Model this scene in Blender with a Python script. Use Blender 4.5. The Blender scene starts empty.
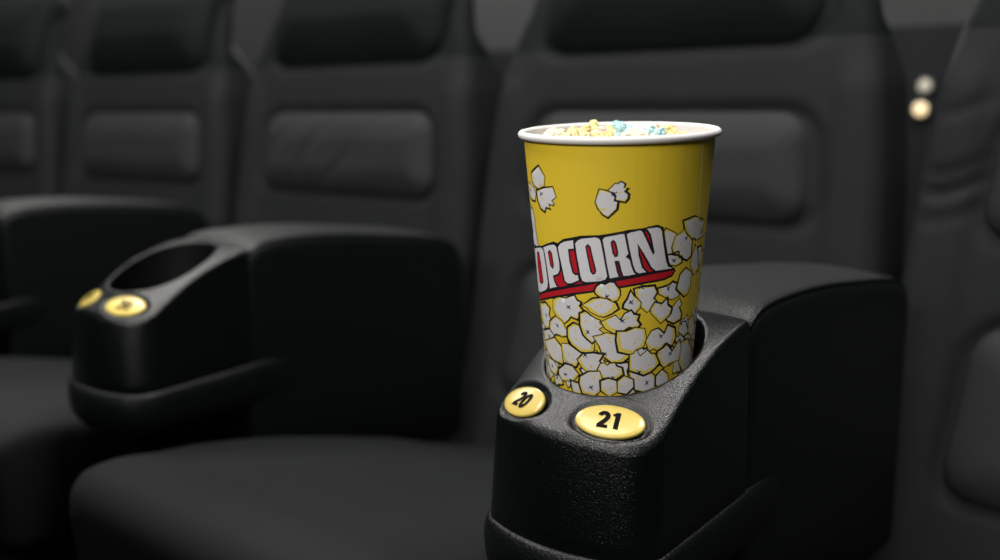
import bpy, bmesh, math, random, json
from mathutils import Vector, Matrix, noise
from mathutils.geometry import delaunay_2d_cdt
random.seed(7)
SC = bpy.context.scene
COL = SC.collection
PI = math.pi

# ------------------------------------------------------------------ helpers
class MB:
    """collects vertices and faces, then links them as one mesh object"""
    def __init__(self): self.v=[]; self.f=[]; self.m=[]; self.s=[]
    def vert(self,p): self.v.append(tuple(p)); return len(self.v)-1
    def face(self,idx,m=0,smooth=True): self.f.append(tuple(idx)); self.m.append(m); self.s.append(smooth)
    def grid(self,rows,m=0,closed=False,smooth=True):
        ids=[[self.vert(p) for p in r] for r in rows]
        for a,b in zip(ids,ids[1:]):
            n=len(a)
            for i in range(n if closed else n-1):
                j=(i+1)%n; self.face((a[i],a[j],b[j],b[i]),m,smooth)
        return ids
    def fan(self,ring,centre,m=0,flip=False):
        c=self.vert(centre); n=len(ring)
        for i in range(n):
            a,b=ring[i],ring[(i+1)%n]
            self.face((c,b,a) if flip else (c,a,b),m)
    def ngon(self,ring,m=0): self.face(tuple(ring),m,False)
    def mesh(self,name,mats,fix=True):
        me=bpy.data.meshes.new(name); me.from_pydata(self.v,[],self.f)
        for m in mats: me.materials.append(m)
        for p,m,s in zip(me.polygons,self.m,self.s): p.material_index=m; p.use_smooth=s
        if fix:
            bm=bmesh.new(); bm.from_mesh(me); bmesh.ops.recalc_face_normals(bm,faces=bm.faces); bm.to_mesh(me); bm.free()
        me.update(); return me
    def build(self,name,mats,parent=None,fix=True):
        if not isinstance(mats,(list,tuple)): mats=[mats]
        o=bpy.data.objects.new(name,self.mesh(name,mats,fix)); COL.objects.link(o)
        if parent: o.parent=parent
        return o

def tag(o,label=None,cat=None,group=None,kind=None):
    if label: o['label']=label
    if cat: o['category']=cat
    if group: o['group']=group
    if kind: o['kind']=kind
    return o
def empty(name,loc,rz=0):
    o=bpy.data.objects.new(name,None); COL.objects.link(o); o.location=loc; o.rotation_euler=(0,0,rz)
    o.empty_display_size=.05; return o
def children(o): return [c for c in bpy.data.objects if c.parent==o]
def copy_tree(o,parent=None):
    c=o.copy(); COL.objects.link(c)
    if parent: c.parent=parent
    for ch in children(o): copy_tree(ch,c)
    return c
def lerp(pts,t):
    if t<=pts[0][0]: return pts[0][1]
    for (a,x),(b,y) in zip(pts,pts[1:]):
        if t<=b: return x+(y-x)*(t-a)/(b-a)
    return pts[-1][1]
def smooth(pts,t):
    """cubic Hermite through the points"""
    n=len(pts)
    if t<=pts[0][0]:
        s=(pts[1][1]-pts[0][1])/(pts[1][0]-pts[0][0]); return pts[0][1]+s*(t-pts[0][0])
    if t>=pts[-1][0]:
        s=(pts[-1][1]-pts[-2][1])/(pts[-1][0]-pts[-2][0]); return pts[-1][1]+s*(t-pts[-1][0])
    def sl(i):
        if i==0: return (pts[1][1]-pts[0][1])/(pts[1][0]-pts[0][0])
        if i==n-1: return (pts[-1][1]-pts[-2][1])/(pts[-1][0]-pts[-2][0])
        return (pts[i+1][1]-pts[i-1][1])/(pts[i+1][0]-pts[i-1][0])
    for i in range(n-1):
        a,b=pts[i][0],pts[i+1][0]
        if t<=b:
            h=b-a; u=(t-a)/h
            return ((2*u**3-3*u*u+1)*pts[i][1]+(u**3-2*u*u+u)*h*sl(i)+(3*u*u-2*u**3)*pts[i+1][1]+(u**3-u*u)*h*sl(i+1))
def sstep(a,b,x):
    t=max(0,min(1,(x-a)/(b-a))); return t*t*(3-2*t)
def tube(mb,pts,r,n=8,m=0):
    rows=[]
    for i,p in enumerate(pts):
        p=Vector(p); d=(Vector(pts[min(i+1,len(pts)-1)])-Vector(pts[max(i-1,0)])).normalized()
        u=d.cross(Vector((0,0,1)));
        if u.length<1e-4: u=d.cross(Vector((1,0,0)))
        u.normalize(); w=u.cross(d)
        rr=r(i/(len(pts)-1)) if callable(r) else r
        rows.append([p+(u*math.cos(2*PI*k/n)+w*math.sin(2*PI*k/n))*rr for k in range(n)])
    ids=mb.grid(rows,m,True); mb.ngon(ids[0][::-1],m); mb.ngon(ids[-1],m)

# ------------------------------------------------------------------ materials
def mat(name,col,rough=.6,spec=.5,bump=None,metal=0,emit=None,vary=0,coat=0,sheen=0):
    m=bpy.data.materials.new(name); m.use_nodes=True; nt=m.node_tree; N=nt.nodes; Lk=nt.links
    b=N['Principled BSDF']; b.inputs['Base Color'].default_value=(*col,1); b.inputs['Roughness'].default_value=rough
    b.inputs['Specular IOR Level'].default_value=spec; b.inputs['Metallic'].default_value=metal
    if coat: b.inputs['Coat Weight'].default_value=coat; b.inputs['Coat Roughness'].default_value=.12
    if sheen: b.inputs['Sheen Weight'].default_value=sheen; b.inputs['Sheen Roughness'].default_value=.5
    if emit: b.inputs['Emission Color'].default_value=(*emit[0],1); b.inputs['Emission Strength'].default_value=emit[1]
    tc=N.new('ShaderNodeTexCoord')
    if vary:
        n=N.new('ShaderNodeTexNoise'); n.inputs['Scale'].default_value=vary[0]; n.inputs['Detail'].default_value=3
        Lk.new(tc.outputs['Object'],n.inputs['Vector'])
        r=N.new('ShaderNodeMapRange'); r.inputs['To Min'].default_value=1-vary[1]; r.inputs['To Max'].default_value=1+vary[1]
        Lk.new(n.outputs['Fac'],r.inputs['Value'])
        mx=N.new('ShaderNodeVectorMath'); mx.operation='SCALE'; mx.inputs[0].default_value=col
        Lk.new(r.outputs['Result'],mx.inputs['Scale']); Lk.new(mx.outputs['Vector'],b.inputs['Base Color'])
    if bump:
        prev=None
        for kind,scale,strength,dist in bump:
            if kind=='noise':
                t=N.new('ShaderNodeTexNoise'); t.inputs['Detail'].default_value=2; out='Fac'
            else:
                t=N.new('ShaderNodeTexVoronoi'); out='Distance'
                if kind=='crease': t.feature='DISTANCE_TO_EDGE'
            t.inputs['Scale'].default_value=scale
            Lk.new(tc.outputs['Object'],t.inputs['Vector'])
            bp=N.new('ShaderNodeBump'); bp.inputs['Strength'].default_value=strength; bp.inputs['Distance'].default_value=dist
            Lk.new(t.outputs[out],bp.inputs['Height'])
            if prev: Lk.new(prev.outputs['Normal'],bp.inputs['Normal'])
            prev=bp
        Lk.new(prev.outputs['Normal'],b.inputs['Normal'])
    return m

M={}
M['fabric']=mat('black_upholstery',(.0095,.0115,.0115),.78,.25,[('noise',900,.25,.0006),('noise',14,.25,.006)],vary=(20,.15))
M['pad']=mat('charcoal_upholstery',(.0155,.0178,.0178),.72,.3,[('noise',900,.25,.0006),('noise',16,.2,.006)],vary=(20,.12))
M['head']=mat('black_headrest_cover',(.0032,.0058,.0058),.75,.15,[('noise',700,.25,.0006),('noise',12,.25,.006)],vary=(14,.2))
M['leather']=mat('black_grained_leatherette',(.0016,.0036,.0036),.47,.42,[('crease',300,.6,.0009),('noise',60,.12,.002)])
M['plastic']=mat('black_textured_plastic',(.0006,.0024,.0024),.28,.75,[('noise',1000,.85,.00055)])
M['top']=mat('leatherette_painted_sheen',(.0205,.0225,.0225),.5,.4,[('crease',300,.6,.0009),('noise',60,.12,.002)])  # paler copy of the arm leatherette, with the top sheen put into its colour
M['hole']=mat('black_smooth_plastic',(.0012,.002,.002),.6,.12)
M['plate']=mat('yellow_number_plate',(.86,.655,.15),.3,.5,coat=.5)
M['ink']=mat('black_print',(.004,.004,.004),.6,.08)
M['metal']=mat('dark_painted_steel',(.03,.032,.033),.45,.5)
M['yellow']=mat('yellow_printed_card',(.80,.575,.035),.42,.5,[('noise',60,.05,.0008)])
M['white']=mat('white_printed_card',(.72,.71,.74),.42,.5,[('noise',60,.05,.0008)])
M['fringe']=mat('pale_yellow_print',(.80,.63,.11),.42,.5)
M['red']=mat('red_print',(.50,.012,.02),.42,.5)
M['black']=mat('black_cup_print',(.010,.010,.014),.45,.4)
M['navy']=mat('navy_print',(.012,.012,.06),.45,.4)
M['flap']=mat('pale_card_edge',(.86,.74,.28),.4,.5)
M['card']=mat('white_waxed_card',(.80,.78,.77),.45,.4)
LAMP=(-.278,.784)
FRONT=.97
LIGHTS=[('screen_side_light',(.3,-3.1,2.1),(-.1,0,.65),2.6,85,(1,.97,.93),.6),
        ('ceiling_panel_front',(-.5,-.9,2.9),(-.3,0,.5),1.0,26,(1,.97,.93),None),
        ('ceiling_panel_left',(-1.8,-.1,2.9),(-.3,0,.5),.9,32,(1,.97,.94),None),
        ('ceiling_panel_over',(.3,.2,2.9),(.1,0,.6),.9,44,(1,.97,.94),.7),
        ('low_back_sheen_light',(-2.3,2.2,2.0),(-.3,.2,.6),.8,36,(1,.98,.96),None),  # added low behind the row to give the armrest tops a sheen
        ('ceiling_wash_wall',(-4.4,1.6,2.9),(-4.4,2.35,1.0),1.0,30,(1,.98,.95),None)]
WORLD=((.35,.8,.8),.010)

# ------------------------------------------------------------------ the row: a gently curved chain of seats
P=.55; K=-.0289
def frame(i):
    a=-i*K; x=y=0.
    s=1 if i>0 else -1
    for k in range(abs(i)):
        aa=-s*(k+.5)*K; x-=s*P*math.cos(aa); y-=s*P*math.sin(aa)
    return x,y,a
def place(o,i,lx=0.,ly=0.,lz=0.):
    x,y,a=frame(i)
    o.location=(x+lx*math.cos(a)-ly*math.sin(a), y+lx*math.sin(a)+ly*math.cos(a), lz); o.rotation_euler=(0,0,a)

# ------------------------------------------------------------------ cinema seat
SPINE=[(.30,.352),(.38,.376),(.46,.395),(.55,.409),(.65,.422),(.72,.430),(.78,.437),(.845,.447),(.92,.469),(1.0,.502),(1.05,.526)]
def spine(z): return smooth(SPINE,z)
WID=[(.30,.273),(.60,.270),(.70,.264),(.80,.253),(.86,.241),(.92,.221),(.97,.203),(1.03,.190)]
def back_width(z):
    w=lerp(WID,z)
    if z>1.0: w-=.045*((z-1.0)/.04)**2
    return w
UP=dict(a=.194,b=.063,r=.034,z=.709); LO=dict(a=.200,b=.088,r=.036,z=.478); HD=dict(a=.193,b=.095,r=.04,z=.940)
TAPER=.55                     # the back pads widen downwards
def rr(px,pz,a,b,r):
    qx=abs(px)-a+r; qz=abs(pz)-b+r
    return math.hypot(max(qx,0),max(qz,0))+min(max(qx,qz),0)-r      # signed distance, negative inside
def back_y(x,z):
    hw=back_width(z); y=spine(z)
    d=hw-abs(x); R=.024
    if d<R: y+=R-math.sqrt(max(0,R*R-(R-d)**2))
    if z<.84: y-=.007*sstep(.198,.222,abs(x))*sstep(.84,.79,z)
    for q,gd in ((UP,.007),(LO,.007),(HD,.005)):
        tp=1-TAPER*(z-q['z']) if q is not HD else 1
        e=rr(x/tp,z-q['z'],q['a'],q['b'],q['r']); y+=gd*math.exp(-(e/.007)**2)
    return y
def make_back(crease=0):
    mb=MB(); rows=[]
    zs=[.30+.74*i/110 for i in range(111)]
    for z in zs:
        hw=back_width(z); row=[]
        for i in range(81):
            u=-1+2*i/80; u=math.copysign(1-(1-abs(u))**1.35,u); x=u*hw; y=back_y(x,z)
            if crease and x<-.185:
                k=sstep(-.185,-.215,x)*sstep(-hw,-hw+.02,x)
                for z0,am in ((.718,.0040),(.700,.0070),(.672,.0028),(.778,.0026)): y+=am*k*math.exp(-((z-z0-.16*(x+.22)-.006*math.sin(x*60))/.006)**2)
            row.append((x,y,z))
        yb=spine(z)+.110-.082*sstep(.80,.92,z)
        for u in (1,.96,.5,0,-.5,-.96,-1): row.append((u*hw*.985,yb-(.02 if abs(u)==1 else 0),z))
        rows.append(row)
    ids=mb.grid(rows,0,True)
    for k,f in enumerate(mb.f):
        if mb.v[f[0]][2]>.845: mb.m[k]=1
    mb.ngon(ids[0][::-1]); mb.ngon(ids[-1],1)
    return mb
def pillow(q,t,w,seed=0,crease=0.,nr=26,na=120):
    mb=MB(); a,b,r,zc=q['a'],q['b'],q['r'],q['z']; rings=[]
    out=[]
    for k in range(na):
        th=2*PI*k/na; c,s=math.cos(th),math.sin(th)
        lo,hi=0,.5
        for _ in range(40):
            m=(lo+hi)/2
            if rr(c*m,s*m,a,b,r)<0: lo=m
            else: hi=m
        out.append((c*lo,s*lo))
    def pt(px,pz,inset):
        e=max(0,-rr(px,pz,a,b,r)); k=min(e/w,1)
        h=t(px,pz)*math.sqrt(max(0,1-(1-k)**2)) if callable(t) else t*math.sqrt(max(0,1-(1-k)**2))
        h+=.0016*noise.noise((px*14+seed,pz*14,seed*.7))*k
        if crease:
            u=px*.80-pz*.55
            h-=crease*k*max(0,math.sin(u*88+2.2*noise.noise((px*9,pz*9,seed))))**3*sstep(.10,-.06,px)*sstep(-.19,-.14,px)
        z=zc+pz; px*=1 if q is HD else 1-TAPER*pz
        return (px,spine(z)-h+.006*(1-k)+inset,z)
    for j in range(nr):
        s=1-(j/nr)**1.6 if j else 1
        s=1-(j/nr)
        s=s if s>.02 else .02
        rings.append([pt(x*(1-(1-s)),z*(1-(1-s)),0) for x,z in out])
    rows=[[(x,spine(zc+z)+.030,zc+z) for x,z in [(px*.97,pz*.97) for px,pz in out]]]+rings
    ids=mb.grid(rows,0,True)
    mb.fan(ids[-1],pt(0,0,0)); mb.ngon(ids[0][::-1])
    return mb
def head_t(px,pz):
    z=HD['z']+pz
    return lerp([(.84,.012),(.875,.023),(.92,.034),(.97,.037),(1.04,.026)],z)
ZT=[(-.22,.454),(-.16,.455),(-.06,.445),(.05,.422),(.15,.392),(.25,.358),(.375,.322)]
def make_cushion(top=True):
    mb=MB(); rows=[]; ys=[]
    y0,y1=-.228,.36
    n=44
    for i in range(n+1):
        t=i/n; ys.append(y0+(y1-y0)*(t**1.5))
    R=.026; RT=.027; HW=.2075
    for y in ys:
        d=y-y0; c=(R-math.sqrt(max(0,R*R-(R-d)**2))) if d<R else 0
        ct=(RT-math.sqrt(max(0,RT*RT-(RT-d)**2))) if d<RT else 0
        hw=HW-c; zt=smooth(ZT,y)-ct+.005*math.exp(-((d-.045)/.03)**2); zb=smooth(ZT,y)-.135+c*.6
        row=[]; h=(zt-zb)/2; zc=(zt+zb)/2
        for k in range(64):
            th=2*PI*k/64; cs,sn=math.cos(th),math.sin(th); p=.17
            x=hw*math.copysign(abs(cs)**p,cs)
            pz=.24 if sn>0 else .2
            z=zc+h*math.copysign(abs(sn)**pz,sn)
            # the seat surface: a faint dome with a shallow dip
            if sn>0: z+=.006*(1-(x/hw)**2)*sstep(0,.08,d)+.0025*noise.noise((x*11,y*11,3.3))
            under=max(0,zt-.016-z)
            row.append((x,y+.10*under*max(0,1-d/.24),z))
        rows.append(row)
    ids=mb.grid(rows,0,True); mb.ngon(ids[0][::-1]); mb.ngon(ids[-1])
    return mb
def box(mb,x0,x1,y0,y1,z0,z1,r=.008,m=0):
    """box with rounded vertical edges and chamfered top and bottom"""
    rows=[]
    for z,ins in ((z0,r*.6),(z0+r*.3,r*.15),(z0+r,0),(z1-r,0),(z1-r*.3,r*.15),(z1,r*.6)):
        row=[]
        for cx,cy,a0 in ((x1-r,y1-r,0),(x0+r,y1-r,90),(x0+r,y0+r,180),(x1-r,y0+r,270)):
            for k in range(5):
                a=math.radians(a0+k*22.5); row.append((cx+(r-ins)*math.cos(a),cy+(r-ins)*math.sin(a),z))
        rows.append(row)
    ids=mb.grid(rows,m,True); mb.ngon(ids[0][::-1],m); mb.ngon(ids[-1],m)
def make_seat(label):
    r=empty('cinema_seat',(0,0,0)); tag(r,label,'seat','cinema seats along the row')
    make_back().build('backrest',[M['fabric'],M['head']],r)
    pillow(HD,head_t,.075,1.0).build('headrest',M['head'],r)
    tag(pillow(UP,.015,.042,2.0).build('lumbar_pad',M['pad'],r),'charcoal rounded upper back pad')
    tag(pillow(LO,.015,.045,3.0).build('lower_back_pad',M['pad'],r),'charcoal rounded lower back pad')
    make_cushion().build('seat_cushion',M['fabric'],r)
    b=MB(); box(b,-.17,.17,-.10,.33,.150,.215,.02); b.build('seat_pan',M['plastic'],r)
    b=MB(); box(b,-.06,.06,.10,.22,.012,.156,.012); box(b,-.13,.13,.02,.30,0,.014,.006); b.build('pedestal',M['metal'],r)
    return r

# ------------------------------------------------------------------ armrest with cup holder
W=.063; BOW=.018; YB=-.001
PROF=[(-.155,.536),(-.138,.553),(-.124,.566),(-.107,.577),(-.0946,.5865),(-.0711,.6025),(-.0459,.6155),(-.0177,.6255),(.006,.631),(.02,.633)]
HX,HY,HR=.0003,-.0596,.0531
PLATES=[(-.0375,-.1195,math.radians(-21),-1),(.0312,-.1211,math.radians(19),1)]   # x, y, turn
PA,PB=.0218,.0121
def bow(x): return BOW*(1-(x/W)**2)
def surf(x,y): return smooth(PROF,y+bow(x))+.006*max(0,1-(x/W)**2)*sstep(.0,-.07,y)
def outline_sd(x,y,ins=0.):
    w=W-ins
    a=abs(x)-w; f=(-.124-bow(x)+ins)-y; b=y-YB
    r=.016
    d1=min(max(a,f),-r)+math.hypot(max(a+r,0),max(f+r,0)) if max(a,f)>-r*2 else max(a,f)
    d=min(max(a+r,f+r),0)+math.hypot(max(a+r,0),max(f+r,0))-r
    return max(d,b)
def plate_frame(px,py,turn):
    e=.004
    n=Vector((-(surf(px+e,py)-surf(px-e,py))/(2*e),-(surf(px,py+e)-surf(px,py-e))/(2*e),1)).normalized()
    u=Vector((math.cos(turn),math.sin(turn),0)); u=(u-n*(u.dot(n))).normalized(); v=n.cross(u)
    return Vector((px,py,surf(px,py))),u,v,n
PF=[plate_frame(p[0],p[1],p[2]) for p in PLATES]
def head_z(x,y):
    z=surf(x,y)
    for c,u,v,n in PF:
        d=Vector((x,y,z))-c; e=math.hypot(d.dot(u)/(PA+.0016),d.dot(v)/(PB+.0016))
        z+=.0007*math.exp(-((e-1.22)/.10)**2)-.0026*sstep(1.10,1.0,e)
    return z
def make_holder():
    mb=MB(); na=256; rows=[]
    dirs=[]
    for k in range(na):
        th=2*PI*k/na; c,s=math.cos(th),math.sin(th)
        lo,hi=.03,.2
        for _ in range(40):
            m=(lo+hi)/2
            if outline_sd(HX+c*m,HY+s*m)<0: lo=m
            else: hi=m
        dirs.append((c,s,lo))
    def ring(f,zf):
        row=[]
        for c,s,R in dirs:
            q=f(R); x,y=HX+c*q,HY+s*q; row.append((x,y,zf(x,y,c,s)))
        return row
    zfl=.5405
    rows.append(ring(lambda R:.001,lambda x,y,c,s:zfl)); rows.append(ring(lambda R:HR*.5,lambda x,y,c,s:zfl)); rows.append(ring(lambda R:HR-.0035,lambda x,y,c,s:zfl))
    rows.append(ring(lambda R:HR-.0015,lambda x,y,c,s:zfl+.003))
    hc=[(HX+c*HR,HY+s*HR) for c,s,R in dirs]
    for d in (.006,.0032): rows.append(ring(lambda R:HR-.0006,lambda x,y,c,s,d=d:head_z(x,y)-d))
    rows.append(ring(lambda R:HR-.0001,lambda x,y,c,s:head_z(x,y)-.0012))
    n_in=len(rows)-1
    rows.append(ring(lambda R:HR+.0010,lambda x,y,c,s:head_z(x,y)-.0002))
    fr=.0042
    for j in range(0,30):
        t=j/29
        rows.append(ring(lambda R,t=t:HR+.0022+(max(R-fr,HR+.003)-HR-.0022)*t,lambda x,y,c,s:head_z(x,y)))
    def drop(c,s,a): return a
    for a in (20,40,60,78,90):
        aa=math.radians(a)
        rows.append(ring(lambda R,aa=aa:max(R-fr,HR+.003)+(R-max(R-fr,HR+.003))*math.sin(aa),lambda x,y,c,s,aa=aa:surf(x,y)-fr*(1-math.cos(aa))))
    # side wall with a slight draft down to below the lip
    base=[Vector(p) for p in rows[-1]]
    for t in (.15,.4,.7,1.0):
        row=[]
        for (c,s,R),p in zip(dirs,base):
            zl=.486; dr=.0035*t
            x=p.x+dr*(1 if p.x>0 else -1)*min(1,abs(p.x)/W); y=p.y-(.004*t if p.y<YB-.01 else 0)
            row.append((x,y,p.z+(zl-p.z)*t))
        rows.append(row)
    ids=mb.grid(rows,0,True)
    for k in range(len(mb.f)):
        if k<n_in*na: mb.m[k]=1
    mb.ngon(ids[-1]); mb.ngon(ids[0][::-1],1)
    return mb
def pad_top(y): return smooth([(-.001,.6292),(.004,.6342),(.013,.6392),(.03,.6428),(.07,.6445),(.13,.6430),(.20,.637),(.28,.629),(.316,.619),(.336,.602),(.348,.574)],y)
def make_pad_body():
    mb=MB()
    # long upholstered arm
    rows=[]; ys=[-.0005,.001,.004,.008,.014,.022,.034,.045,.06,.08,.1,.13,.16,.19,.22,.25,.28,.30,.318,.330,.338,.344,.348]
    for y in ys:
        zt=pad_top(y); zb=.355; hw=.0648; row=[]
        if y<.007: hw-=.0012*(1-(y+.0005)/.0075)
        if y>.32: hw-=.02*((y-.32)/.042)**2
        row+= [(-hw+.004,y,zb),(-hw,y,zb+.006),(-hw,y,.45),(-hw,y,.53),(-hw,y,zt-.040),(-hw+.0003,y,zt-.022)]
        f=.013
        for a in (15,30,45,60,75): row.append((-hw+f*(1-math.cos(math.radians(a))),y,zt-.004-f*(1-math.sin(math.radians(a)))))
        for k in range(1,12):
            x=-hw+f+(2*hw-2*f)*k/12; row.append((x,y,zt-.004+.004*(1-(x/(hw-f))**2)))
        for a in (75,60,45,30,15): row.append((hw-f*(1-math.cos(math.radians(a))),y,zt-.004-f*(1-math.sin(math.radians(a)))))
        row+= [(hw-.0003,y,zt-.022),(hw,y,zt-.040),(hw,y,.53),(hw,y,.45),(hw,y,zb+.006),(hw-.004,y,zb)]
        rows.append(row)
    ids=mb.grid(rows,0,True); mb.ngon(ids[0][::-1]); mb.ngon(ids[-1])
    nr=len(rows[0])
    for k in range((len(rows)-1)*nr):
        if 8<=k%nr<=nr-10: mb.m[k]=1          # top panel between the two pipings, sheen painted into its colour
    # lower front part that wraps below the plastic head
    rows=[]
    zl=lambda y:.4985+.0095*max(0,min(1,(y+.124)/.128))
    secs=[]
    for j,(o,dz) in enumerate([(-.002,.0012),(.0008,.0010),(.0026,-.0004),(.0043,-.0035),(.0054,-.009),(.0056,-.016),(.0048,-.024),(.0024,-.032),(-.002,-.038),(-.010,-.043),(-.02,-.045)]):
        row=[]
        pts=[]
        for k in range(41):            # left side, front, right side as one U
            t=k/40
            pts.append(t)
        U=[]
        for y in [.325-.441*i/40 for i in range(41)]: U.append((-W-.0028*sstep(.08,-.04,y),y,-1,0))
        for i in range(1,24):
            x=-W-.003+(2*W+.006)*i/24; U.append((x,None,0,-1))
        for y in [-.116+.441*i/40 for i in range(41)]: U.append((W+.0028*sstep(.08,-.04,y),y,1,0))
        for x,y,nx,ny in U:
            if y is None:
                xx=max(-W,min(W,x)); y=-.128-bow(xx); 
                ex=abs(x)-(W+.003-.016)
                if ex>0:
                    q=min(1,ex/.016); y+=.016*(1-math.sqrt(max(0,1-q*q))); nx=math.copysign(q,x); ny=-math.sqrt(max(0,1-q*q))
            L=math.hypot(nx,ny); z=zl(y)+dz
            if dz<-.02: z-=.05*max(0,(y+.124))*((-dz-.02)/.025)
            o2=o*(.1+.9*sstep(.09,-.02,y)) if y>-.02 else o
            row.append((x+nx/L*o2*.8,y+ny/L*o2,z))
        rows.append(row)
    ids=mb.grid(rows,0,False)
    mb.ngon(ids[-1]); mb.ngon(ids[0][::-1])
    return mb
def digit(mb,ch,T,h=1.0):
    """bold stroked figure; T maps (x,y) in figure heights to the plate"""
    def ribbon(pts,w,closed=False):
        n=len(pts); L=[];R=[]
        for i in range(n):
            if closed: a,b=pts[i-1],pts[(i+1)%n]
            else: a,b=pts[max(i-1,0)],pts[min(i+1,n-1)]
            dx,dy=b[0]-a[0],b[1]-a[1]; l=math.hypot(dx,dy) or 1; nx,ny=-dy/l*w/2,dx/l*w/2
            L.append(mb.vert(T(pts[i][0]+nx,pts[i][1]+ny))); R.append(mb.vert(T(pts[i][0]-nx,pts[i][1]-ny)))
        for i in range(n if closed else n-1):
            j=(i+1)%n; mb.face((L[i],L[j],R[j],R[i]),0,False)
    w=.245
    arc=lambda cx,cy,rx,ry,a0,a1,n=16:[(cx+rx*math.cos(math.radians(a0+(a1-a0)*k/n)),cy+ry*math.sin(math.radians(a0+(a1-a0)*k/n))) for k in range(n+1)]
    if ch=='0': ribbon(arc(.31,.5,.22,.41,0,360,32)[:-1],w,True)
    if ch=='1': ribbon([(.36,0),(.36,1.0)],w+.01); ribbon([(.12,.80),(.30,.93),(.36,.95)],.15)
    if ch=='2':
        ribbon(arc(.31,.69,.21,.215,170,-25,14)+[(.40,.44),(.12,.10)],w); ribbon([(.03,.09),(.60,.09)],.18)
    if ch=='8': ribbon(arc(.31,.72,.17,.19,0,360,24)[:-1],w-.02,True); ribbon(arc(.31,.29,.22,.21,0,360,24)[:-1],w-.01,True)
    if ch=='9': ribbon(arc(.31,.67,.21,.24,0,360,24)[:-1],w-.01,True); ribbon(arc(.06,.66,.46,.58,0,-62,12),w-.01)
def make_plate(k):
    mb=MB(); c,u,v,n=PF[k]; rows=[]
    o=c-n*.0014
    for s,h in ((1.0,-.0008),(1.0,.0006),(.985,.0012),(.95,.0016),(.8,.0019),(.5,.0021),(.2,.0022)):
        rows.append([o+u*(PA*s*math.cos(2*PI*i/72))+v*(PB*s*math.sin(2*PI*i/72))+n*h for i in range(72)])
    ids=mb.grid(rows,0,True); mb.fan(ids[-1],o+n*.0022); mb.ngon(ids[0][::-1]); return mb
def make_num(k,text):
    mb=MB(); c,u,v,n=PF[k]; hh=.0120; wd=.66*hh
    tot=wd*2-.03*hh; x0=-tot/2
    for j,ch in enumerate(text):
        def T(x,y,j=j):
            px=x0+j*wd+x*hh; py=(y-.5)*hh; e=math.hypot(px/PA,py/PB)
            return c+u*px+v*py+n*(-.0014+.0023-.0004*e*e+.00025)
        digit(mb,ch,T)
    return mb
def make_arm(label,nums):
    r=empty('armrest',(0,0,0)); tag(r,label,'armrest','armrests between the seats')
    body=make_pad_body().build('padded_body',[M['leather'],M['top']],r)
    for s in (-1,1):
        mb=MB(); pts=[]
        for y in [.0002,.004,.009,.016,.025,.036,.05,.07,.1,.14,.18,.22,.26,.29,.315,.330]:
            hw=.0648 if y<.32 else .0648-.02*((y-.32)/.042)**2
            pts.append((s*(hw-.0034),y,pad_top(y)-.0074))
        tube(mb,pts,.0016,8); mb.build('piping',M['leather'],body)
    tag(make_holder().build('cup_holder',[M['plastic'],M['hole']],r),'grained black plastic cup holder head')
    for k,t in enumerate(nums):
        pl=tag(make_plate(k).build('number_plate',M['plate'],r),'yellow oval seat number plate reading '+t)
        make_num(k,t).build('numerals',M['ink'],pl,fix=False)
    mb=MB(); box(mb,-.03,.03,.16,.30,.012,.357,.012); box(mb,-.05,.05,.08,.34,0,.014,.006); mb.build('support_post',M['metal'],r)
    return r

# ------------------------------------------------------------------ build the row
s20=make_seat('black cinema seat directly behind the tall yellow popcorn cup')
place(s20,0,-P/2)
SEATS=[(-1,'black cinema seat right of the popcorn armrest, wrinkled along its left edge'),
       (1,'black cinema seat with slanting creases across its upper back pad'),
       (2,'black cinema seat left of the creased one, behind the empty cup holder'),
       (3,'black cinema seat at the far left end, cut by the photo edge')]
for i,l in SEATS:
    c=copy_tree(s20); place(c,i,-P/2+(.006 if i==-1 else 0)); c['label']=l
    if i==-1:
        for ch in children(c):
            if ch.name.startswith('backrest'): ch.data=make_back(1).mesh('backrest_wrinkled',[M['fabric'],M['head']])
    if i==1:
        for ch in children(c):
            if ch.name.startswith('lumbar_pad'): ch.data=pillow(UP,.015,.042,2.0,crease=.0035,nr=60,na=200).mesh('lumbar_pad_creased',[M['pad']])
for ch in children(s20):                      # this back is a touch broader
    if ch.name.startswith('backrest'): ch.scale=(1.04,1,1)
a20=make_arm('black armrest with plates 20 and 21 holding the tall popcorn cup',('20','21')); place(a20,0)
a19=make_arm('black armrest with an empty cup holder and two blurred yellow plates',('19','20')); place(a19,1,0,-.0226,.001)
for ch in children(a19):                     # this arm droops a little towards the back
    if not ch.name.startswith('support_post'): ch.rotation_euler=(-.026,0,0)
a18=make_arm('black armrest at the far left showing only its padded top',('18','19')); place(a18,2)

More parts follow.
